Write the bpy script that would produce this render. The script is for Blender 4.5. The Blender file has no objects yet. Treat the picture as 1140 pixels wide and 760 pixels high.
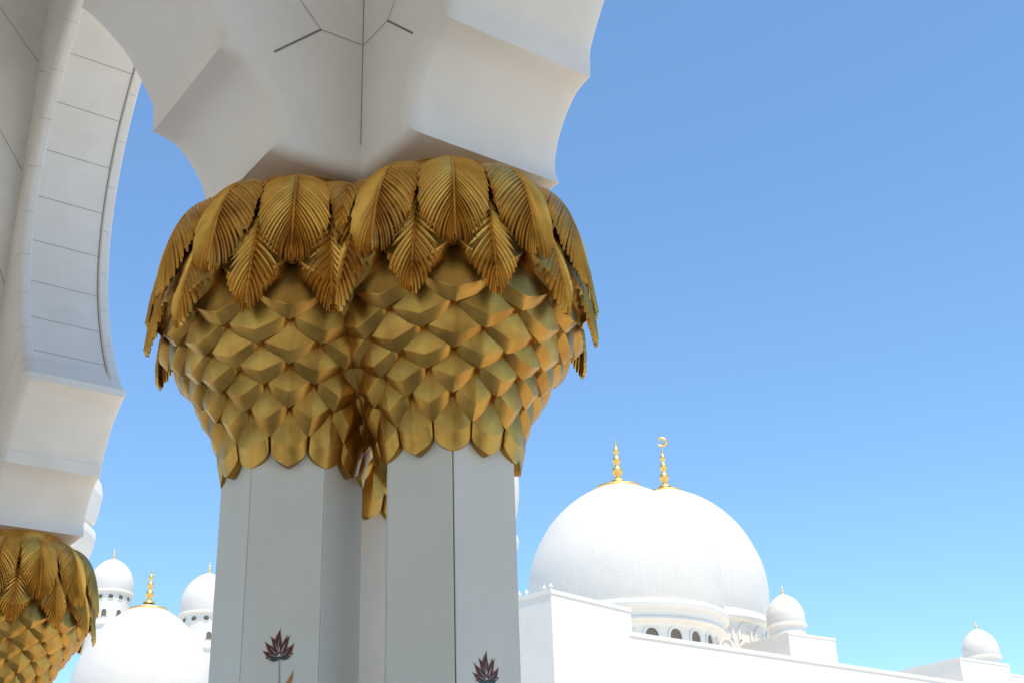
import bpy, math, random
from mathutils import Vector, Matrix
random.seed(7)
R = math.radians
scene = bpy.context.scene
COL = scene.collection

# ------------------------------------------------------------------ camera, sky, sun, exposure
PITCH, ROLL = R(25.0), R(-1.94)
F_ = Vector((0, math.cos(PITCH), math.sin(PITCH))); R0 = Vector((1, 0, 0)); U0 = R0.cross(F_)
RR = math.cos(ROLL) * R0 + math.sin(ROLL) * U0
UU = -math.sin(ROLL) * R0 + math.cos(ROLL) * U0
cam = bpy.data.cameras.new('camera'); cam.sensor_width = 36; cam.lens = 45.79
cam.clip_start = .05; cam.clip_end = 3000
cam_ob = bpy.data.objects.new('camera', cam); COL.objects.link(cam_ob)
m = Matrix((RR, UU, -F_)).transposed().to_4x4(); m.translation = (0, 0, 1.6)
cam_ob.matrix_world = m
scene.camera = cam_ob

SUN_EL = R(71); SUN_H = Vector((.5, -.866, 0)).normalized()      # horizontal direction towards the sun
sun_dir = SUN_H * math.cos(SUN_EL) + Vector((0, 0, math.sin(SUN_EL)))
w = bpy.data.worlds.new('World'); scene.world = w; w.use_nodes = True
nt = w.node_tree; nt.nodes.clear()
sky = nt.nodes.new('ShaderNodeTexSky'); sky.sky_type = 'NISHITA'; sky.sun_disc = False
sky.sun_elevation = SUN_EL; sky.sun_rotation = math.atan2(SUN_H.x, SUN_H.y)
sky.altitude = 0; sky.air_density = .9; sky.dust_density = 0; sky.ozone_density = 6.0
bg = nt.nodes.new('ShaderNodeBackground'); bg.inputs[1].default_value = .15
out = nt.nodes.new('ShaderNodeOutputWorld')
tint = nt.nodes.new('ShaderNodeMix'); tint.data_type = 'RGBA'; tint.blend_type = 'MULTIPLY'; tint.inputs[0].default_value = 1
tint.inputs[7].default_value = (.93, 1.01, .95, 1)
nt.links.new(sky.outputs[0], tint.inputs[6]); nt.links.new(tint.outputs[2], bg.inputs[0]); nt.links.new(bg.outputs[0], out.inputs[0])
sl = bpy.data.lights.new('sun', 'SUN'); sl.energy = 3.0; sl.angle = R(.53); sl.color = (1, .88, .71)
so = bpy.data.objects.new('sun', sl); COL.objects.link(so)
so.rotation_euler = sun_dir.to_track_quat('Z', 'Y').to_euler()
scene.view_settings.view_transform = 'Standard'; scene.view_settings.look = 'None'
scene.view_settings.exposure = .84; scene.view_settings.gamma = 1

# ------------------------------------------------------------------ materials
def new_mat(name):
    mt = bpy.data.materials.new(name); mt.use_nodes = True
    n = mt.node_tree.nodes; b = n['Principled BSDF']
    return mt, mt.node_tree, b

def nd(t, kind, **kw):
    n = t.nodes.new(kind)
    for k, v in kw.items(): setattr(n, k, v)
    return n

def marble(name, col, rough=.4, var=.05, courses=None):
    mt, t, b = new_mat(name)
    tc = nd(t, 'ShaderNodeTexCoord')
    n1 = nd(t, 'ShaderNodeTexNoise'); n1.inputs['Scale'].default_value = 1.3; n1.inputs['Detail'].default_value = 9; n1.inputs['Roughness'].default_value = .62
    n1.inputs['Distortion'].default_value = .8
    n2 = nd(t, 'ShaderNodeTexNoise'); n2.inputs['Scale'].default_value = 38; n2.inputs['Detail'].default_value = 4
    t.links.new(tc.outputs['Object'], n1.inputs['Vector']); t.links.new(tc.outputs['Object'], n2.inputs['Vector'])
    rp = nd(t, 'ShaderNodeValToRGB')
    e = rp.color_ramp.elements
    e[0].position = .3; e[0].color = (col[0] * (1 - var * 1.6), col[1] * (1 - var * 1.8), col[2] * (1 - var * 2.1), 1)
    e[1].position = .62; e[1].color = (*col, 1)
    t.links.new(n1.outputs['Fac'], rp.inputs['Fac'])
    mx = nd(t, 'ShaderNodeMix', data_type='RGBA', blend_type='MULTIPLY'); mx.inputs[0].default_value = 1
    r2 = nd(t, 'ShaderNodeMapRange'); r2.inputs['To Min'].default_value = 1 - var; r2.inputs['To Max'].default_value = 1.0
    t.links.new(n2.outputs['Fac'], r2.inputs['Value'])
    t.links.new(rp.outputs['Color'], mx.inputs[6]); t.links.new(r2.outputs['Result'], mx.inputs[7])
    last = mx.outputs[2]
    if courses:
        # stone courses: brick pattern wrapped round the object's own axis
        sep = nd(t, 'ShaderNodeSeparateXYZ'); t.links.new(tc.outputs['Object'], sep.inputs[0])
        at = nd(t, 'ShaderNodeMath', operation='ARCTAN2'); t.links.new(sep.outputs[1], at.inputs[0]); t.links.new(sep.outputs[0], at.inputs[1])
        ms = nd(t, 'ShaderNodeMath', operation='MULTIPLY'); ms.inputs[1].default_value = courses; t.links.new(at.outputs[0], ms.inputs[0])
        cb = nd(t, 'ShaderNodeCombineXYZ'); t.links.new(ms.outputs[0], cb.inputs[0]); t.links.new(sep.outputs[2], cb.inputs[1])
        br = nd(t, 'ShaderNodeTexBrick'); br.inputs['Color1'].default_value = (1, 1, 1, 1); br.inputs['Color2'].default_value = (.975, .975, .97, 1)
        br.inputs['Mortar'].default_value = (.93, .92, .91, 1); br.inputs['Scale'].default_value = 1
        br.inputs['Mortar Size'].default_value = .012; br.inputs['Brick Width'].default_value = .45; br.inputs['Row Height'].default_value = .32
        t.links.new(cb.outputs[0], br.inputs['Vector'])
        m2 = nd(t, 'ShaderNodeMix', data_type='RGBA', blend_type='MULTIPLY'); m2.inputs[0].default_value = 1
        t.links.new(last, m2.inputs[6]); t.links.new(br.outputs['Color'], m2.inputs[7]); last = m2.outputs[2]
    t.links.new(last, b.inputs['Base Color'])
    b.inputs['Roughness'].default_value = rough
    bp = nd(t, 'ShaderNodeBump'); bp.inputs['Strength'].default_value = .04; bp.inputs['Distance'].default_value = .01
    t.links.new(n2.outputs['Fac'], bp.inputs['Height']); t.links.new(bp.outputs['Normal'], b.inputs['Normal'])
    return mt

def gold(name, col, rough, var=.35, scale=7):
    mt, t, b = new_mat(name)
    tc = nd(t, 'ShaderNodeTexCoord'); oi = nd(t, 'ShaderNodeObjectInfo')
    ad = nd(t, 'ShaderNodeVectorMath', operation='ADD')
    t.links.new(tc.outputs['Object'], ad.inputs[0]); t.links.new(oi.outputs['Random'], ad.inputs[1])
    n1 = nd(t, 'ShaderNodeTexNoise'); n1.inputs['Scale'].default_value = scale; n1.inputs['Detail'].default_value = 6
    n2 = nd(t, 'ShaderNodeTexNoise'); n2.inputs['Scale'].default_value = 70; n2.inputs['Detail'].default_value = 3
    t.links.new(ad.outputs[0], n1.inputs['Vector']); t.links.new(ad.outputs[0], n2.inputs['Vector'])
    rp = nd(t, 'ShaderNodeValToRGB'); e = rp.color_ramp.elements
    e[0].position = .32; e[0].color = (col[0] * (1 - var), col[1] * (1 - var * 1.15), col[2] * (1 - var * 1.2), 1)
    e[1].position = .6; e[1].color = (*col, 1)
    t.links.new(n1.outputs['Fac'], rp.inputs['Fac']); t.links.new(rp.outputs['Color'], b.inputs['Base Color'])
    mr = nd(t, 'ShaderNodeMapRange'); mr.inputs['To Min'].default_value = rough - .08; mr.inputs['To Max'].default_value = rough + .12
    t.links.new(n1.outputs['Fac'], mr.inputs['Value']); t.links.new(mr.outputs['Result'], b.inputs['Roughness'])
    b.inputs['Metallic'].default_value = .97
    bp = nd(t, 'ShaderNodeBump'); bp.inputs['Strength'].default_value = .12; bp.inputs['Distance'].default_value = .004
    t.links.new(n2.outputs['Fac'], bp.inputs['Height']); t.links.new(bp.outputs['Normal'], b.inputs['Normal'])
    return mt

def plain(name, col, rough=.5):
    mt, t, b = new_mat(name)
    tc = nd(t, 'ShaderNodeTexCoord'); n1 = nd(t, 'ShaderNodeTexNoise'); n1.inputs['Scale'].default_value = 30
    t.links.new(tc.outputs['Object'], n1.inputs['Vector'])
    rp = nd(t, 'ShaderNodeValToRGB'); e = rp.color_ramp.elements
    e[0].position = .3; e[0].color = (*[c * .8 for c in col], 1); e[1].position = .7; e[1].color = (*col, 1)
    t.links.new(n1.outputs['Fac'], rp.inputs['Fac']); t.links.new(rp.outputs['Color'], b.inputs['Base Color'])
    b.inputs['Roughness'].default_value = rough
    return mt

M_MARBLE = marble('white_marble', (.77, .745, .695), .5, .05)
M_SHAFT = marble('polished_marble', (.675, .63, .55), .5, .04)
M_FAR = marble('far_marble', (.78, .75, .69), .5, .03)  # even base colour of the distant buildings
M_DOME = marble('dome_marble', (.73, .70, .65), .5, .03, courses=3.0)
M_FLOOR = marble('floor_marble', (.74, .665, .56), .35, .05)
M_JOINT = plain('joint_grey', (.20, .19, .165), .8)
M_JOINT_SOFT = plain('joint_pale', (.42, .40, .36), .8)
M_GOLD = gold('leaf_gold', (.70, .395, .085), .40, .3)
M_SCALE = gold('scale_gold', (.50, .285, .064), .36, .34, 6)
M_FINIAL = gold('finial_gold', (.88, .60, .2), .42, .1)
M_DARK = plain('window_shadow', (.19, .155, .105), .5)
M_RED = plain('inlay_red', (.085, .017, .016), .5)
M_ORANGE = plain('inlay_orange', (.50, .19, .06), .5)
M_PALE = plain('inlay_pale', (.5, .42, .38), .5)
M_STEM = plain('inlay_stem', (.33, .35, .33), .3)
M_GREEN = plain('inlay_green', (.035, .04, .03), .3)

# ------------------------------------------------------------------ mesh helpers
class MB:
    def __init__(s): s.v = []; s.f = []; s.mi = []
    def add(s, verts, faces, mi=0):
        o = len(s.v); s.v += [tuple(p) for p in verts]
        s.f += [tuple(i + o for i in f) for f in faces]; s.mi += [mi] * len(faces)
    def grid(s, rows, mi=0, closed=False, flip=False):
        n = len(rows[0]); V = [p for r in rows for p in r]; Fs = []
        for j in range(len(rows) - 1):
            for i in range(n if closed else n - 1):
                a, b_ = j * n + i, j * n + (i + 1) % n
                q = (a, b_, b_ + n, a + n); Fs.append(q[::-1] if flip else q)
        s.add(V, Fs, mi)
    def lathe(s, prof, n=48, mi=0, c=(0, 0)):
        rows = [[(c[0] + r * math.cos(2 * math.pi * i / n), c[1] + r * math.sin(2 * math.pi * i / n), z) for i in range(n)] for r, z in prof]
        s.grid(rows, mi, True)
    def box(s, x0, x1, y0, y1, z0, z1, mi=0):
        v = [(x, y, z) for z in (z0, z1) for y in (y0, y1) for x in (x0, x1)]
        s.add(v, [(0, 2, 3, 1), (4, 5, 7, 6), (0, 1, 5, 4), (2, 6, 7, 3), (0, 4, 6, 2), (1, 3, 7, 5)], mi)
    def prism(s, pts, frm, thick, mi=0):
        # closed 2-D outline pts; frm(x, y, z) -> 3-D point
        n = len(pts)
        v = [frm(x, y, 0) for x, y in pts] + [frm(x, y, thick) for x, y in pts]
        s.add(v, [tuple(range(n))[::-1], tuple(range(n, 2 * n))] + [(i, (i + 1) % n, n + (i + 1) % n, n + i) for i in range(n)], mi)
    def mesh(s, name, mats, smooth=35):
        me = bpy.data.meshes.new(name); me.from_pydata(s.v, [], s.f)
        for m_ in (mats if isinstance(mats, (list, tuple)) else [mats]): me.materials.append(m_)
        me.polygons.foreach_set('material_index', s.mi)
        if smooth:
            me.polygons.foreach_set('use_smooth', [True] * len(s.f)); me.set_sharp_from_angle(angle=R(smooth))
        me.update(); return me
    def build(s, name, mats, parent=None, smooth=35):
        return link(name, s.mesh(name, mats, smooth), parent)

def link(name, me, parent=None, rz=0):
    o = bpy.data.objects.new(name, me); COL.objects.link(o)
    if parent: o.parent = parent
    o.rotation_euler.z = rz
    return o

def tag(o, label, cat, group=None, kind=None):
    if label: o['label'] = label
    if cat: o['category'] = cat
    if group: o['group'] = group
    if kind: o['kind'] = kind
    return o

def empty(name, loc, rz=0):
    o = bpy.data.objects.new(name, None); COL.objects.link(o); o.location = loc; o.rotation_euler.z = rz
    o.empty_display_size = .3
    return o

def lerp(a, b_, t): return a + (b_ - a) * t
def interp(x, xs, ys):
    if x <= xs[0]: return ys[0]
    for i in range(1, len(xs)):
        if x <= xs[i]: return lerp(ys[i - 1], ys[i], (x - xs[i - 1]) / (xs[i] - xs[i - 1]))
    return ys[-1]
def catmull(pts, n):
    res = []
    P = [pts[0]] + list(pts) + [pts[-1]]
    for i in range(1, len(P) - 2):
        for k in range(n):
            t = k / n
            res.append(tuple(.5 * (2 * P[i][d] + (P[i + 1][d] - P[i - 1][d]) * t + (2 * P[i - 1][d] - 5 * P[i][d] + 4 * P[i + 1][d] - P[i + 2][d]) * t * t
                             + (3 * P[i][d] - P[i - 1][d] - 3 * P[i + 1][d] + P[i + 2][d]) * t ** 3) for d in range(len(pts[0]))))
    res.append(tuple(pts[-1])); return res

# ------------------------------------------------------------------ layout of the arcade
PSI = R(36.3); BAY = 8.6; RC = .645
A = Vector((-math.sin(PSI), math.cos(PSI), 0)); B = Vector((math.cos(PSI), math.sin(PSI), 0))
PIER = Vector((-.760, 7.441, 0)); FARPIER = PIER + BAY * A
CAM_H = 1.6
ANG_mA = math.atan2(-A.y, -A.x); ANG_A = math.atan2(A.y, A.x); ANG_mB = math.atan2(-B.y, -B.x); ANG_B = math.atan2(B.y, B.x)

# ------------------------------------------------------------------ ground and ceiling
g = MB(); g.add([(-900, -900, 0), (900, -900, 0), (900, 900, 0), (-900, 900, 0)], [(0, 1, 2, 3)])
tag(g.build('courtyard_floor', M_FLOOR, smooth=0), None, None, kind='structure')
def uv_pt(u, v, z): 
    p = PIER + u * A + v * B; return (p.x, p.y, z)
cb = MB()  # unseen arcade roof, sized to hold off sun and sky
cb.add([uv_pt(u, v, z) for z in (15.2, 15.7) for u, v in ((-26, .9), (18, .9), (18, -9.6), (-26, -9.6))],
       [(0, 1, 2, 3), (7, 6, 5, 4), (0, 4, 5, 1), (1, 5, 6, 2), (2, 6, 7, 3), (3, 7, 4, 0)])
bw = MB()  # unseen walls and piers, added to block sky light from behind
def wall_uv(u0, u1, v0, v1, z0, z1):
    bw.add([uv_pt(u, v, z) for z in (z0, z1) for u, v in ((u0, v1), (u1, v1), (u1, v0), (u0, v0))],
           [(3, 2, 1, 0), (4, 5, 6, 7), (0, 1, 5, 4), (1, 2, 6, 5), (2, 3, 7, 6), (3, 0, 4, 7)])
wall_uv(-26, 18, -9.9, -9.4, 6.5, 15.1)
for k in range(-3, 3): wall_uv(k * 8.6 - .6, k * 8.6 + .6, -9.95, -9.35, 0, 6.49)
wall_uv(-26.6, -26.05, -9.9, .5, 0, 15.1)
tag(bw.build('added_aisle_wall', M_MARBLE, smooth=0), None, None, kind='structure')
tag(cb.build('arcade_ceiling', M_MARBLE, smooth=0), None, None, kind='structure')

# ------------------------------------------------------------------ arches
ARC_C = (BAY / 2, 8.3); ARC_R = 3.42
def arc_pt(deg):
    a_ = R(deg); extra = .09 * max(0, min(1, (deg - 208) / 20)) ** 1.5
    r = ARC_R + extra
    return ARC_C[0] + r * math.cos(a_), ARC_C[1] + r * math.sin(a_)
def half_profile(x0):
    P = [(x0, 4.242 if x0 else 4.245, 0), (1.02, 4.242 if x0 else 4.245, 0), (1.13, 4.242 if x0 else 4.245, 0)]
    P += [(x, h, 0) for x, h in catmull([(1.13, 4.245), (1.097, 4.33), (1.102, 4.44), (1.145, 4.56), (1.235, 4.69), (1.345, 4.785), (1.482, 4.82)], 4)[1:]]
    kc1 = len(P) - 1
    P += [(1.497, 4.95, 0), (1.491, 4.956, 0)]
    P += [(x, h, 0) for x, h in catmull([(1.491, 4.956), (1.515, 5.04), (1.585, 5.16), (1.70, 5.33), (1.84, 5.46), (1.96, 5.545), (2.03, 5.572)], 4)[1:]]
    P += [(2.015, 5.66, 0)]
    k0 = len(P)
    d0 = 229.0
    for i in range(71):
        d = lerp(d0, 90, i / 70); x, h = arc_pt(d)
        P.append((x, h, .024 if i >= 3 else 0))
    return P, k0, kc1

def build_arch(name, loc, ang, near_sign, x0, label, joints, seam=False):
    root = empty(name, loc, ang); tag(root, label, 'arch', 'lobed marble arches of the colonnade')
    P, k0, kc1 = half_profile(x0); n = len(P)
    # normals into the air
    N = []
    for i in range(n):
        ds = []
        if i > 0: ds.append((P[i][0] - P[i - 1][0], P[i][1] - P[i - 1][1]))
        if i < n - 1: ds.append((P[i + 1][0] - P[i][0], P[i + 1][1] - P[i][1]))
        ns = []
        for dx, dh in ds:
            l = math.hypot(dx, dh) or 1; ns.append((dh / l, -dx / l))
        sx = sum(q[0] for q in ns); sy = sum(q[1] for q in ns); l = math.hypot(sx, sy) or 1
        mx, my = sx / l, sy / l; c = max(.62, mx * ns[0][0] + my * ns[0][1])
        N.append((mx / c, my / c))
    N[-1] = (0, -1); N[0] = (0, -1)
    rr, rb = .085, .03
    # where the rounded edge turns a sharp cusp the inner line is trimmed so that it never runs back on itself
    Wl = [[P[i][0] - rr * N[i][0], P[i][1] - rr * N[i][1]] for i in range(n)]
    Wl[2] = [P[2][0] - rr, P[2][1] + rr]
    for i in range(3, n):
        if Wl[i][1] <= Wl[i - 1][1]: Wl[i] = [Wl[i - 1][0], Wl[i - 1][1] + .0004]
    for kc in (k0 - 2, kc1):
        for i in range(kc - 1, 3, -1):
            if Wl[i][1] >= Wl[i + 1][1]: Wl[i] = [Wl[i + 1][0], Wl[i + 1][1] - .0002]
    N = [((P[i][0] - Wl[i][0]) / rr, (P[i][1] - Wl[i][1]) / rr) for i in range(n)]
    cs = [(-.55 + rr - rr * math.cos(R(t)), rr - rr * math.sin(R(t)), 0) for t in range(0, 91, 15)]
    cs += [(-.415, 0, 0), (-.40, 0, 1), (.40, 0, 1), (.415, 0, 0), (.53 - rb, 0, 0), (.53 - rb * .3, rb * .3, 0), (.53, rb, 0)]
    def pt(i, c, mirror):
        y, d, rec = c; d = d + rec * P[i][2]
        x = P[i][0] - d * N[i][0]; h = P[i][1] - d * N[i][1]
        return ((BAY - x) if mirror else x, -near_sign * y, h + CAM_H)
    TOP = 15.2
    body = MB()
    for mirror in (False, True):
        if mirror and x0 > .1: pass
        rows = [[pt(i, c, mirror) for c in cs] for i in range(n)]
        body.grid(rows, 0, flip=(mirror != (near_sign < 0)))
        for side, ci in ((0, 0), (1, len(cs) - 1)):
            W = [rows[i][ci] for i in range(n)]
            i0 = 2
            xin = (BAY - x0) if mirror else x0
            ra = [(xin, W[i][1], W[i][2]) for i in range(i0, n)]; rb_ = [W[i] for i in range(i0, n)]
            body.grid([ra, rb_], 0, flip=(side == 0) != (mirror != (near_sign < 0)))
            # above the crown
            xa = W[-1][0]
            body.grid([[(xin, W[-1][1], W[-1][2]), (xa, W[-1][1], W[-1][2])], [(xin, W[-1][1], TOP), (xa, W[-1][1], TOP)]], 0)
    body.build('arch_masonry', M_MARBLE, root, 32)
    # joints between the stones
    jm = MB()
    for mirror in (False, True):
        fx = lambda x: (BAY - x) if mirror else x
        for k in range(-5, 7):                                   # radial joints on the recessed panel
            d = 178.0 + 10.4 * k
            if d > 222: continue
            rows = []
            for dd in (d - .05, d + .05):
                x, h = arc_pt(dd); c, s_ = math.cos(R(dd)), math.sin(R(dd))
                q = .024 - .003
                rows.append([(fx(x + c * q), -near_sign * y, h + s_ * q + CAM_H) for y in (-.398, 0, .398)])
            jm.grid(rows, 0)
            dm = d + 4.2                                          # joints on the two edge mouldings
            for line in ([(y, d_) for y, d_, _ in cs[:8]], [(.416, 0), (.498, 0)]):
                rows = []
                for dd in (dm - .045, dm + .045):
                    row = []
                    for y, d_ in line:
                        x, h = arc_pt(dd); c, s_ = math.cos(R(dd)), math.sin(R(dd)); q = d_ * .98 - .002
                        row.append((fx(x + c * q), -near_sign * (y - (.0015 if d_ > .05 else 0)), h + s_ * q + CAM_H))
                    rows.append(row)
                jm.grid(rows, 1)
        # dark strip painted as the shadow gap along the far edge of the panel
        rows = []
        for i in range(56):
            d = lerp(222, 90, i / 55); x, h = arc_pt(d); c, s_ = math.cos(R(d)), math.sin(R(d))
            rows.append([(fx(x + c * .0215), -near_sign * y, h + s_ * .0215 + CAM_H) for y in (.389, .3985)])
        jm.grid(rows, 0)
        # joints on the wall face
        for pl, wd, mi in joints + ([([(.5545, 4.46), (.5545, 9.0)], .004, 0)] if seam and not mirror else []):
            for (xa, ha), (xb, hb) in zip(pl[:-1], pl[1:]):
                dx, dh = xb - xa, hb - ha; l = math.hypot(dx, dh); nx, nh = -dh / l * wd / 2, dx / l * wd / 2
                y = .5525 * near_sign
                jm.add([(fx(xa - nx), y, ha - nh + CAM_H), (fx(xb - nx), y, hb - nh + CAM_H), (fx(xb + nx), y, hb + nh + CAM_H), (fx(xa + nx), y, ha + nh + CAM_H)], [(0, 1, 2, 3)], mi)
    jm.build('stone_joint', [M_JOINT, M_JOINT_SOFT], root, 0)
    return root

NODE_J = [([(.556, 5.21), (.85, 5.205), (1.03, 5.40), (1.6, 6.1)], .007, 1), ([(.85, 5.205), (1.155, 4.905)], .013, 0)]
ROW_J = NODE_J + [([(.56, 8.72), (.80, 8.86)], .009, 1), ([(.56, 10.40), (1.02, 10.08)], .009, 1)]
TRANS_J = NODE_J + [([(.56, 8.90), (.89, 9.37)], .012, 1), ([(.56, 10.53), (1.13, 11.17)], .012, 1), ([(.56, 7.30), (.64, 7.49)], .012, 1)]
build_arch('marble_arch', PIER, ANG_mA, -1, 0, 'white lobed marble arch springing right and overhead from the near gold capital', ROW_J)
build_arch('marble_arch', PIER, ANG_A, 1, 0, 'tall white horseshoe arch joining the near gold capital to the cut-off capital behind it', ROW_J)
build_arch('marble_arch', PIER, ANG_mB, 1, .40, 'shaded white lobed arch springing left from the near gold capital', TRANS_J, True)
build_arch('marble_arch', FARPIER, ANG_mB, 1, .40, 'shaded white wall of the aisle arch above the cut-off gold capital', TRANS_J)

# ------------------------------------------------------------------ palm columns
# rim rows of the gold scales: (height over the lens, radius, depth of the bevel below the rim, half-step offset)
ROWS = [(3.315, .85, .05, 1), (3.19, .80, .055, 0), (3.08, .725, .05, 1), (2.985, .650, .05, 0), (2.895, .597, .05, 1),
        (2.79, .538, .065, 0), (2.665, .476, .08, 1), (2.51, .424, .10, 0)]

def scale_mesh(k):
    h, r, dep, _ = ROWS[k]
    hp, rp_ = (ROWS[k - 2][0], ROWS[k - 2][1]) if k >= 2 else (h + .28, r + .045)
    hm = ROWS[k - 1][0] if k >= 1 else h + .22
    top = hp + .02; rt = rp_ - .115
    last = (k == len(ROWS) - 1)
    yw = (top - (hm - (.0 if not last else .04))) / (top - h)
    half = R(15.0) * 1.0
    def wf(y):
        if y < yw: return lerp(.72, 1.0, y / yw)
        u = (y - yw) / (1 - yw); return max(0.0, 1 - u ** (3.0 if last else 1.8))
    def face(y, x):
        z = lerp(top, h, y); rad = lerp(rt, r, y) + .012 * math.sin(math.pi * y)
        rad -= .015 * x * x
        rad += .004 * math.exp(-(x / .06) ** 2) * min(1, (1 - y) * 4)
        return rad, z
    mb = MB(); NX, NY = 13, 14
    rows = []
    ys = [1 - (1 - j / NY) ** 1.35 for j in range(NY + 1)]
    for y in ys:
        wv = wf(y); row = []
        for i in range(NX):
            x = (2 * i / (NX - 1) - 1) * wv
            rad, z = face(y, x); row.append((rad, x * half, z))
        rows.append(row)
    P3 = lambda p: (p[0] * math.cos(p[1]), p[0] * math.sin(p[1]), p[2] + CAM_H)
    mb.grid([[P3(p) for p in row] for row in rows], 0)
    # rim: down the left edge, round the tip, up the right edge
    j0 = next(j for j, y in enumerate(ys) if y >= yw * .55)
    edge = [rows[j][0] for j in range(j0, NY + 1)] + [rows[j][-1] for j in range(NY - 1, j0 - 1, -1)]
    ev = ys[j0:] + ys[NY - 1:j0 - 1:-1] if j0 > 0 else ys + ys[NY - 1::-1]
    r1, r2, r3 = [], [], []
    for (rad, an, z), y in zip(edge, ev):
        g_ = max(0, (y - yw) / (1 - yw)); f = .85 + .15 * g_
        r1.append((rad - .0025, an * .998, z - .006 * f))
        if last: r2.append((lerp(rad - .03, min(rad - .012, .402), g_), an * .985, z - dep * f)); r3.append((.355, an * .97, z - dep * f - .002))
        else: r2.append((rad - .056, an * .955, z - dep * f * 1.12)); r3.append((rad - .16, an * .9, z - dep * f + .004))
    mb.grid([[P3(p) for p in rr_] for rr_ in (edge, r1, r2, r3)], 0, flip=True)
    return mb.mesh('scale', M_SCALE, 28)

def leaf_mesh(name, prof, halfw, wfun, nl, seed, tipspread, droop, amp):
    rnd = random.Random(seed)
    pr = catmull(prof, 10)
    L = [0.0]
    for p, q in zip(pr[:-1], pr[1:]): L.append(L[-1] + math.hypot(q[0] - p[0], q[1] - p[1]))
    S = L[-1]
    def on(s):
        s_ = s
        if s_ <= S:
            for i in range(1, len(L)):
                if s_ <= L[i] or i == len(L) - 1:
                    t = (s_ - L[i - 1]) / (L[i] - L[i - 1]); break
            p, q = pr[i - 1], pr[i]
        else:
            p, q = pr[-2], pr[-1]; t = 1 + (s_ - S) / (L[-1] - L[-2])
        dx, dz = q[0] - p[0], q[1] - p[1]; l = math.hypot(dx, dz)
        return lerp(p[0], q[0], t), lerp(p[1], q[1], t), (-dz / l, dx / l)
    def pt(x, s, z):
        rho, zz, (nr, nz) = on(s)
        # leaf is folded along the midrib and droops at its sides
        z = z - droop * x * x - .04 * abs(x)
        rho2 = rho + nr * z; an = x / max(rho, .45)
        return (rho2 * math.cos(an), rho2 * math.sin(an), zz + nz * z + CAM_H)
    mb = MB()
    W = lambda s: halfw * wfun(max(0, min(1, s / S)))
    # backing blade
    rows = []
    for j in range(19):
        s = S * .76 * j / 18; wv = W(s) * .84
        rows.append([pt(wv * i / 5, s, -.009) for i in range(-5, 6)])
    mb.grid(rows, 0)
    for side in (-1, 1):
        for k in range(nl):
            f = k / (nl - 1)
            s0 = S * lerp(-.06, .90, f ** .95)
            al = R(lerp(62, 46, min(1, f / .5)) if f < .5 else lerp(46, 9, ((f - .5) / .5) ** 1.15)) + rnd.uniform(-.03, .03)
            # march to the outline
            l = 0.0
            while l < S and l * math.sin(al) < W(s0 + l * math.cos(al)) and s0 + l * math.cos(al) < S * (1.0 + .03 * rnd.random()): l += .004
            l *= rnd.uniform(.96, 1.04); l = max(l, .03)
            wd = S * .96 / nl * max(math.sin(al), .42) * lerp(1.26, .92, max(0, (f - .5) / .5))
            NL = 9; rows = []
            ph = rnd.uniform(-.003, .003)
            for i in range(NL + 1):
                t = i / NL; cl = l * t
                a2 = al - tipspread * t * t * .3
                cx, cs_ = cl * math.sin(a2), s0 + cl * math.cos(a2)
                wv = wd * .5 * (1 if t < .7 else math.sqrt(max(.06, 1 - ((t - .7) / .3) ** 2)) * 1.0)
                wv *= lerp(.8, 1.08, min(1, t / .5))
                ox, os_ = math.cos(a2), -math.sin(a2)
                row = []
                for q, zz in ((-1, -.006), (-.62, .002), (0, .008), (.62, .003), (1, -.005)):
                    row.append(pt(side * max(0.0, cx + q * wv * ox), cs_ + q * wv * os_, zz * amp + ph + .006 * (1 - t) - .012 * t ** 4))
                rows.append(row)
            mb.grid(rows, 0, flip=side < 0)
    rows = []
    for j in range(25):
        s = S * (-.02 + 1.0 * j / 24); wv = lerp(.013, .006, j / 24)
        rows.append([pt(wv * q, s, zz) for q, zz in ((-1.0, .006), (-.6, .013), (0, .0165), (.6, .013), (1.0, .006))])
    mb.grid(rows, 0)
    return mb.mesh(name, M_GOLD, 50)

def w_up(t): return interp(t, [0, .14, .28, .44, .6, .73, .84, .93, 1], [.45, .68, .84, .96, 1.0, .98, .88, .69, .42])
def w_lo(t): return interp(t, [0, .22, .36, .5, .62, .75, .87, .95, 1], [.22, .42, .72, .96, 1.0, .87, .60, .40, .22])
UP_PROF = [(.40, 4.13), (.55, 4.135), (.68, 4.065), (.778, 3.93), (.842, 3.75), (.875, 3.58), (.897, 3.42)]
LO_PROF = [(.52, 3.90), (.66, 3.83), (.76, 3.68), (.82, 3.49), (.855, 3.32), (.875, 3.14)]
SCALES = [scale_mesh(k) for k in range(len(ROWS))]
UPS = [leaf_mesh('palm_leaf', UP_PROF, .240, w_up, 31, 3 + i, .5, .5, .95) for i in range(2)]
LOS = [leaf_mesh('palm_leaf', LO_PROF, .196, w_lo, 19, 13 + i, .4, .6, 1.5) for i in range(2)]

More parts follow.
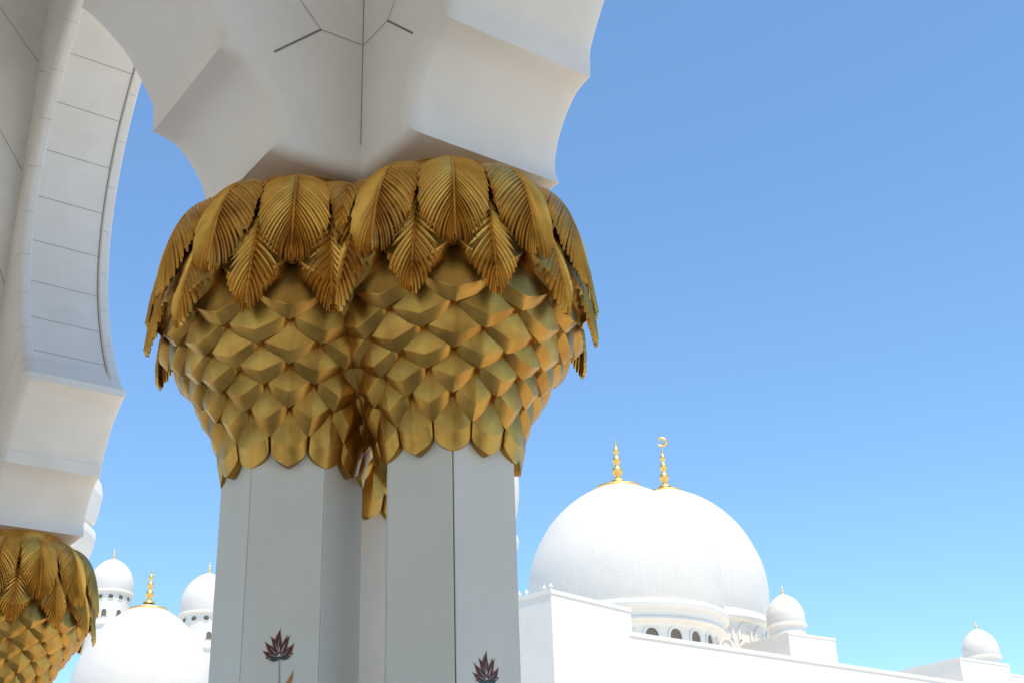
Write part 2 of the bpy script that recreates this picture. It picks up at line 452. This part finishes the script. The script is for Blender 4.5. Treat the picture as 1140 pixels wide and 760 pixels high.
def shaft_mesh(wide):
    mb = MB(); Rv = .40; top = 2.60 + CAM_H
    core = [( (Rv - .018) * math.cos(R(30 + 60 * k)), (Rv - .018) * math.sin(R(30 + 60 * k))) for k in range(6)]
    mb.grid([[(x, y, z) for x, y in core] for z in (0, top)], 1, True)
    for k in range(6):
        # one marble slab per face, gap at the arrises
        an = R(60 * k); ap = Rv * math.cos(R(30)); hw = Rv * .5
        g0 = .0065 if (k in wide and wide[k] in (-1, 2)) else .0036
        g1 = .0065 if (k in wide and wide[k] in (1, 2)) else .0036
        def P(t, d, z): return (d * math.cos(an) - t * math.sin(an), d * math.sin(an) + t * math.cos(an), z)
        sec = [(-hw + g0 + .004, ap - .0165), (-hw + g0, ap - .003), (-hw + g0 + .003, ap), (hw - g1 - .003, ap), (hw - g1, ap - .003), (hw - g1 - .004, ap - .0165)]
        rows = [[P(t, d, z) for t, d in sec] for z in (.25, top)]
        mb.grid(rows, 0)
        mb.add([P(t, d, .25) for t, d in sec], [tuple(range(6))[::-1]])
    # plinth
    for r_, z0, z1 in ((.47, 0, .14), (.43, .14, .25)):
        pl = [(r_ * math.cos(R(30 + 60 * k)), r_ * math.sin(R(30 + 60 * k))) for k in range(6)]
        mb.grid([[(x, y, z) for x, y in pl] for z in (z0, z1)], 0, True); mb.add([(x, y, z1) for x, y in pl], [tuple(range(6))])
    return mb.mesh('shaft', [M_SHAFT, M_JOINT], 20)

SHAFT_FRONT = shaft_mesh({0: -1, 5: 1}); SHAFT = shaft_mesh({})
cap = MB()
cap.lathe([(.32, 2.46 + CAM_H), (.34, 2.56 + CAM_H), (.40, 2.72 + CAM_H), (.45, 2.85 + CAM_H), (.52, 3.0 + CAM_H), (.60, 3.15 + CAM_H), (.68, 3.32 + CAM_H), (.74, 3.48 + CAM_H), (.76, 3.7 + CAM_H),
           (.66, 3.85 + CAM_H), (.54, 3.96 + CAM_H), (.44, 4.02 + CAM_H), (.42, 4.05 + CAM_H), (.42, 4.26 + CAM_H)], 48)
CAP = cap.mesh('capital', M_GOLD, 40)

def petal(base, tip, wd, bend, n=9):
    bx, by = base; tx, ty = tip; dx, dy = tx - bx, ty - by; l = math.hypot(dx, dy); nx, ny = -dy / l, dx / l
    Lp, Rp = [], []
    for i in range(n + 1):
        t = i / n; k = bend * math.sin(math.pi * t * .9) * l
        cx, cy = bx + dx * t + nx * k, by + dy * t + ny * k
        ww = wd * math.sin(math.pi * min(1, t * .75 + .25)) ** 1.3 * (1 - t ** 3 * .5) if t < 1 else 0
        Lp.append((cx + nx * ww, cy + ny * ww)); Rp.append((cx - nx * ww, cy - ny * ww))
    return Lp[:-1] + [Lp[-1]] + Rp[:-1][::-1]

def flower(parent, an, t0, z0, s):
    """inlaid flower on the face whose normal points along local angle an; (t0, z0) is its calyx, s its scale"""
    ap = .4 * math.cos(R(30))
    def frm(off):
        def f(x, y, z):
            t = t0 + x * s; d = ap + off + z
            return (d * math.cos(an) - t * math.sin(an), d * math.sin(an) + t * math.cos(an), z0 + y * s)
        return f
    mb = MB()
    pets = [((-25, 15), (-185, 88), 30, .10), ((22, 20), (146, 168), 34, -.12), ((-20, 30), (-162, 184), 34, .06), ((18, 35), (112, 246), 32, .05),
            ((-15, 60), (-112, 232), 34, -.08), ((12, 60), (66, 250), 32, -.08), ((-8, 60), (12, 320), 38, .09)]
    lay = 0.0008
    for b_, t_, w_, k_ in pets:
        lay += .00012
        mb.prism(petal(b_, t_, w_ * 1.22, k_), frm(lay - .0006), .0006, 1)
    for b_, t_, w_, k_ in pets:
        lay += .00012
        tt = (lerp(b_[0], t_[0], .94), lerp(b_[1], t_[1], .94))
        mb.prism(petal(b_, tt, w_ * .95, k_), frm(lay), .0006, 0)
    for b_, t_, w_, k_ in pets:
        lay += .00012
        tt = (lerp(b_[0], t_[0], .6), lerp(b_[1], t_[1], .6))
        mb.prism(petal(b_, tt, 3.2, k_), frm(lay + .0006), .0006, 2)
    mb.prism([(-14, 85), (-6, 60), (4, 85), (-4, 120)], frm(lay + .0012), .0005, 2)
    for sx in (-1, 1):
        lay += .0002
        mb.prism(petal((0, 0), (sx * 128, 2 if sx < 0 else 42), 22, -sx * .16), frm(lay + .0012), .0006, 3)
        mb.prism([(sx * 128 + 12 * math.cos(q * .7), (2 if sx < 0 else 42) + 12 * math.sin(q * .7)) for q in range(9)], frm(lay + .0013), .0006, 3)
    mb.prism([(-9, -2), (9, -2), (14, -120), (26, -330), (40, -700), (20, -700), (4, -330), (-4, -120)], frm(.0005), .0006, 4)
    mb.prism(petal((60, -330), (140, -110), 26, -.10), frm(.0012), .0006, 1)
    mb.prism(petal((20, -330), (0, -250), 16, .05), frm(.0014), .0006, 1)
    mb.prism(petal((-90, -420), (10, -330), 20, .1), frm(.0016), .0006, 3)
    return mb.build('flower_inlay', [M_RED, M_ORANGE, M_PALE, M_GREEN, M_STEM], parent, 0)

def column(base, ang, label, shaft, seed):
    rnd = random.Random(seed)
    root = empty('palm_column', base, ang); tag(root, label, 'column', 'palm columns of the colonnade')
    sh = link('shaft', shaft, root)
    cp = link('capital', CAP, root)
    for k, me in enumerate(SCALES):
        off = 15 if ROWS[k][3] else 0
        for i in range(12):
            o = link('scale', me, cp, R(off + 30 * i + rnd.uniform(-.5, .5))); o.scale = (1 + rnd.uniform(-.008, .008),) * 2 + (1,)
    for i in range(12):
        o = link('upper_leaf', UPS[rnd.randrange(2)], cp, R(30 * i + rnd.uniform(-.5, .5)))
        o = link('lower_leaf', LOS[rnd.randrange(2)], cp, R(15 + 30 * i + rnd.uniform(-.6, .6)))
    return root, sh

c1, s1 = column(PIER - RC * A, ANG_mA, 'white marble column under a gold palm capital, dark seam down its front edge', SHAFT_FRONT, 1)
flower(s1, 0.0, -.012, 2.822, .00049)
c2, s2 = column(PIER - RC * B, ANG_mB, 'flat-faced white marble column beneath the nearer gold palm capital, a dark red flower with stem on it', SHAFT, 2)
flower(s2, R(60), -.004, 2.99, .00049)
column(PIER + RC * A, ANG_A, 'pale column showing as a strip between the two front columns, one gold scale hanging lowest', SHAFT, 3)
column(FARPIER - RC * A, ANG_mA, 'farther gold palm capital cut off by the lower left corner of the photo', SHAFT, 4)

# ------------------------------------------------------------------ buildings beyond the courtyard
def oriented_box(mb, c, d, ln, dep, z0, z1, mi=0):
    """box from corner c along unit direction d (length ln) and inwards to the left of d (depth dep)"""
    n = Vector((-d.y, d.x, 0)); p = [c, c + d * ln, c + d * ln + n * dep, c + n * dep]
    mb.add([(q.x, q.y, z) for z in (z0, z1) for q in p], [(3, 2, 1, 0), (4, 5, 6, 7), (0, 1, 5, 4), (1, 2, 6, 5), (2, 3, 7, 6), (3, 0, 4, 7)], mi)

DOME_PROF = [(.97, 0), (.99, .12), (1.0, .28), (.995, .45), (.962, .62), (.90, .79), (.805, .98), (.685, 1.14), (.535, 1.285), (.37, 1.40), (.2, 1.485), (.08, 1.53), (.0, 1.56)]
FIN = [(.30, 0), (.26, .04), (.13, .09), (.10, .13), (.17, .19), (.20, .25), (.17, .31), (.09, .36), (.08, .39), (.13, .44), (.155, .49), (.13, .54), (.07, .59), (.06, .62), (.10, .66), (.115, .70), (.10, .74), (.05, .79), (.04, .83), (.028, .88), (.0, 1.0)]

def dome(name, pos, Rd, zb, hgt, label, fin_h, fin_w=None, cornice=None, group='white domes beyond the courtyard', disc=0, crescent=False, tilt=0):
    root = empty(name, (pos[0], pos[1], zb)); tag(root, label, 'dome', group)
    k = hgt / 1.56
    mb = MB(); prof = catmull([(r * Rd, z * k) for r, z in DOME_PROF], 5)
    prof = [(max(0.001, r), z) for r, z in prof]
    mb.lathe(prof, 96); mb.build('dome_shell', M_DOME, root, 60)
    fm = MB(); fw = fin_w or fin_h * .62
    fm.lathe([(max(.001, r * fw), hgt - .03 * hgt * 0 + z * fin_h - .01) for r, z in catmull(FIN, 3)], 24)
    if disc:
        zd = k * interp(1.56 - disc / Rd, [0, 1.19, 1.36, 1.48, 1.56], [0, 1.40, 1.485, 1.53, 1.56])
        fm.lathe([(disc * .9, zd - .05 * disc), (disc * 1.05, zd - .045 * disc), (disc * 1.09, zd + .03 * disc), (disc * 1.05, zd + .10 * disc), (disc * .8, zd + .17 * disc), (disc * .45, zd + .215 * disc), (.05, zd + .24 * disc)], 48)
    fo = fm.build('finial', M_FINIAL, root, 50)
    if crescent:
        cm = MB(); rr_ = .095 * fin_h; rows = []
        cz = hgt + fin_h + rr_ * .8
        va = Vector((1, 0, 0))
        for i in range(33):
            th = R(-158 + 330 * i / 32); tk = .05 + .30 * rr_ * (.5 + .5 * math.cos(th)) ** 1.2
            rows.append([((rr_ + tk * math.cos(q)) * math.cos(th), tk * math.sin(q), cz + (rr_ + tk * math.cos(q)) * math.sin(th)) for q in [2 * math.pi * j / 8 for j in range(8)]])
        cm.grid(rows, 0, True); cm.build('crescent', M_FINIAL, fo, 50)
    return root

def arch_outline(w_, h_, n=10):
    return [(-w_ / 2, 0), (w_ / 2, 0)] + [(w_ / 2 * math.cos(math.pi * i / n), h_ - w_ / 2 + (w_ / 2) * 1.15 * math.sin(math.pi * i / n)) for i in range(n + 1)]

def round_windows(root, rad, z0, w_, h_, n, a0, a1, dark=True, arch=True, sill=True):
    for i in range(n):
        an = lerp(a0, a1, i / max(1, n - 1))
        def frm(off):
            def f(x, y, z):
                t = an + x / rad; d = rad + off + z
                return (d * math.cos(t), d * math.sin(t), z0 + y)
            return f
        mb = MB()
        out_ = arch_outline(w_ * 1.35, h_ * 1.14) if arch else [(w_ * .66 * math.cos(q * math.pi / 10), h_ / 2 + h_ * .66 * math.sin(q * math.pi / 10)) for q in range(20)]
        inn = arch_outline(w_, h_) if arch else [(w_ / 2 * math.cos(q * math.pi / 10), h_ / 2 + h_ / 2 * math.sin(q * math.pi / 10)) for q in range(20)]
        # surround as a ring standing proud of the drum
        n_ = len(out_); f0, f1 = frm(-.05), frm(.12 * min(1, w_))
        v = [f1(*p, 0) for p in out_] + [f1(*p, 0) for p in inn] + [f0(*p, 0) for p in out_] + [f0(*p, 0) for p in inn]
        fs = []
        for q in range(n_):
            q2 = (q + 1) % n_
            fs += [(q, q2, n_ + q2, n_ + q), (2 * n_ + q, 2 * n_ + q2, q2, q), (n_ + q, n_ + q2, 3 * n_ + q2, 3 * n_ + q)]
        mb.add(v, fs, 0)
        wo = mb.build('window', M_FAR, root, 30)
        pm = MB(); pm.prism(inn, frm(-.02), .03, 0); pm.build('opening_fill', M_DARK if dark else M_FAR, wo, 0)  # dark sheet coloured as the shade inside open windows; blind niches stay marble

# big tower block with fleurons and the long lower hall
d_front = Vector((math.cos(R(47.4)), math.sin(R(47.4)), 0))
n_in = Vector((-d_front.y, d_front.x, 0)); corner = Vector((1.882, 79.978, 0))
root = empty('tower_block', corner); tag(root, 'plain white block with one greyish side, little knobs along its top edge', 'building')
mb = MB(); oriented_box(mb, Vector((0, 0, 0)), d_front, 7.94, 11, 0, 21.6)
oriented_box(mb, -.05 * d_front - .05 * n_in, d_front, 8.04, 11.1, 21.6, 21.85)
mb.build('wall', M_FAR, root, 0)
def fleuron(root, x, y, z, s):
    fl = MB(); fl.lathe([(.16 * s, 0), (.18 * s, .06 * s), (.10 * s, .12 * s), (.2 * s, .22 * s), (.24 * s, .32 * s), (.19 * s, .42 * s), (.07 * s, .50 * s), (.09 * s, .56 * s), (.05 * s, .63 * s), (.001, .7 * s)], 12, c=(x, y))
    fl.v = [(a_, b_, c_ + z) for a_, b_, c_ in fl.v]; fl.build('roof_knob', M_FAR, root, 60)
for t in (.08, .62, 2.15, 2.75, 4.3, 4.9, 6.4, 7.0):
    p = n_in * t + d_front * .1; fleuron(root, p.x, p.y, 21.85, .62)

d_low = Vector((math.cos(R(38.6)), math.sin(R(38.6)), 0)); n_low = Vector((-d_low.y, d_low.x, 0))
p_low = Vector((7.2, 85.76, 0)) - d_low * 1.2
root = empty('long_hall', p_low); tag(root, 'long low white hall whose roofline slopes down across the lower right', 'building')
mb = MB(); oriented_box(mb, Vector((0, 0, 0)), d_low, 78, 62, 0, 20.0); mb.build('wall', M_FAR, root, 0)
mb = MB(); oriented_box(mb, -.06 * d_low - .06 * n_low, d_low, 78.1, 62.1, 20.0, 20.27); mb.build('roof_edge', M_FAR, root, 0)

def drum(root, prof, name='drum'):
    mb = MB(); mb.lathe(prof, 96); return mb.build(name, M_FAR, root, 30)

dA = dome('great_dome', (8.13, 99.67), 7.52, 24.1, 11.2, 'large foreground white dome with gold spike and wide gold collar, arched windows under its rim', 3.85, 2.15, disc=1.75)
drum(dA, [(7.25, .02), (7.62, -.05), (7.74, -.3), (7.68, -.6), (7.4, -.72), (7.22, -1.2)], 'cornice')
drum(dA, [(7.22, -1.2), (7.33, -1.25), (7.35, -1.4), (7.2, -1.5), (6.85, -1.62), (6.64, -2.0), (6.58, -4.9)])
fa = math.atan2(-99.67, -8.13)
round_windows(dA, 6.64, -3.35, .95, 1.32, 11, fa - R(81.5), fa + R(78.5))
dB = dome('great_dome', (13.94, 117.17), 8.46, 27.4, 13.1, 'large white dome half hidden behind the other, crescent on its gold spike', 4.3, 2.25, disc=1.5, crescent=True)
drum(dB, [(8.2, .02), (8.22, -.5), (8.5, -.55), (8.6, -.75), (8.5, -.95), (8.3, -1.08)], 'cornice')
drum(dB, [(8.3, -1.08), (8.15, -1.2), (8.1, -1.6), (8.05, -8.2)])
fb = math.atan2(-117.17, -13.94)
round_windows(dB, 8.08, -2.75, 1.25, 1.2, 13, fb - R(90.5), fb + R(89.5), dark=False)
round_windows(dB, 8.06, -4.6, 1.0, 1.7, 13, fb - R(90.5), fb + R(89.5))
def block(name, c, dl, ln, dep, z0, z1, label):
    root = empty(name, (c[0], c[1], z0)); tag(root, label, 'building')
    mb = MB(); oriented_box(mb, Vector((0, 0, 0)), dl, ln, dep, 0, z1 - z0 - .18); mb.build('wall', M_FAR, root, 0)
    mb = MB(); n = Vector((-dl.y, dl.x, 0)); oriented_box(mb, -.04 * dl - .04 * n, dl, ln + .08, dep + .08, z1 - z0 - .18, z1 - z0); mb.build('roof_edge', M_FAR, root, 0)
block('roof_block', (21.56, 105.83), Vector((.823, .568, 0)), 5.37, 7.5, 20.27, 24.21, 'small white block on the hall roof carrying the little dome beside the great domes')
dC = dome('small_dome', (22.09, 108.8), 1.6, 25.4, 2.65, 'little white dome close against the right side of the great domes', .85, .5, group='little domes on roof blocks')
drum(dC, [(1.56, .02), (1.66, 0), (1.68, -.2), (1.6, -.26), (1.5, -.3), (1.5, -.75), (1.56, -.8), (1.56, -1.2)])
block('roof_block', (38.3, 115.83), Vector((.81, .586, 0)), 7.07, 8.0, 20.27, 23.64, 'low white roof block under the little dome at far right')
dD = dome('small_dome', (42.0, 120.9), 1.66, 24.5, 2.65, 'lone little white dome standing low at the far right', .8, .48, group='little domes on roof blocks')
drum(dD, [(1.6, .02), (1.72, 0), (1.74, -.18), (1.64, -.24), (1.56, -.28), (1.56, -.9)])
block('roof_block', (43.4, 119.9), Vector((.81, .586, 0)), 14, 8.0, 20.27, 22.9, 'lower white roof wall running off the right edge of the photo')

# behind the left column
dL = dome('great_dome', (-15.28, 52.84), 2.78, 10.2, 4.75, 'broad white dome low between the cut-off capital and the columns', 1.55, .85, disc=.74)
drum(dL, [(2.68, .02), (2.85, 0), (2.85, -.3), (2.7, -.4), (2.6, -.6), (2.6, -10.2)])
def turret(pos, Rd, zb, hgt, fin, label, a_win, low):
    d_ = dome('turret_dome', pos, Rd, zb, hgt, label, fin, fin * .5, group='domed turrets behind the broad dome')
    drum(d_, [(Rd * .97, .02), (Rd * 1.03, 0), (Rd * 1.04, -.13), (Rd * .98, -.2), (Rd * .94, -.24), (Rd * .93, -1.9), (Rd * 1.0, -1.98), (Rd * 1.0, -2.1), (Rd * .94, -2.2), (Rd * .94, -zb)])
    fa_ = math.atan2(-pos[1], -pos[0])
    round_windows(d_, Rd * .935, -.60, .30, .27, 7, fa_ - R(84) + a_win, fa_ + R(84) + a_win, arch=False)
    round_windows(d_, Rd * .935, -1.6, .28, .36, 5, fa_ - R(80) + low, fa_ + R(80) + low)
    return d_
turret((-24.40, 76.23), 1.3, 21.53, 2.13, .68, 'white turret dome with a row of tiny dark windows beside the cut-off gold capital', R(2), R(-12))
turret((-17.75, 72.87), 1.5, 19.2, 2.46, .74, 'white turret dome partly hidden by the left edge of the marble column', R(0), R(8))
# slim minaret behind the right-hand column
mr = empty('minaret', (-1.2, 69.99, 0)); tag(mr, 'sliver of a white onion-topped minaret showing past the right edge of the marble column', 'minaret')
mb = MB(); mb.lathe(catmull([(.9, 22.55), (1.0, 22.9), (1.15, 23.6), (1.27, 24.4), (1.32, 25.2), (1.28, 25.9), (1.1, 26.6), (.75, 27.2), (.3, 27.7), (.001, 28.0)], 5), 48); mb.build('dome_shell', M_DOME, mr, 60)
mb = MB(); mb.lathe(catmull([(.86, 22.6), (1.0, 22.5), (1.16, 22.25), (1.2, 21.95), (1.1, 21.6), (.9, 21.4)], 4), 48); mb.build('ring', M_FAR, mr, 60)
mb = MB(); mb.lathe([(.88, 21.42), (.87, 19.5), (.87, 0)], 48); mb.build('shaft', M_FAR, mr, 40)
mb = MB(); mb.lathe([(max(.001, r * .5), 27.9 + z * 1.2) for r, z in FIN], 16); mb.build('finial', M_FINIAL, mr, 50)
# lobed pier of a farther arcade
lp = empty('lobed_pier', (-11.1, 28.4, 0)); tag(lp, 'sunlit lobed marble pier peeking out behind the cut-off capital', 'pier')
ol = [(1.08, 9.45), (1.13, 9.65), (1.23, 9.9), (1.33, 10.2), (1.37, 10.45), (1.35, 10.6), (1.24, 10.76), (1.32, 10.8), (1.38, 11.1), (1.43, 11.45), (1.38, 11.75), (1.1, 12.2), (.9, 13), (-.9, 13)]
ol += [(-x, z) for x, z in ol[:-2][::-1]]
mb = MB(); mb.prism(ol, lambda x, y, z: (x, .55 - z, y), 1.1, 0); mb.build('pier', M_FAR, lp, 0)
mb = MB(); mb.lathe([(.42, 0), (.42, 8.4), (.7, 9.0), (.95, 9.4), (.95, 9.46)], 6); mb.build('shaft', M_FAR, lp, 0)
# courtyard wing that carries the domes on the left
wing = empty('courtyard_wing', (-24, 56, 0)); tag(wing, 'low white wing under the broad dome, mostly hidden by the gold capital', 'building')
mb = MB(); oriented_box(mb, Vector((0, 0, 0)), Vector((1, 0, 0)), 14, 12, 0, 9.6); mb.build('wall', M_FAR, wing, 0)
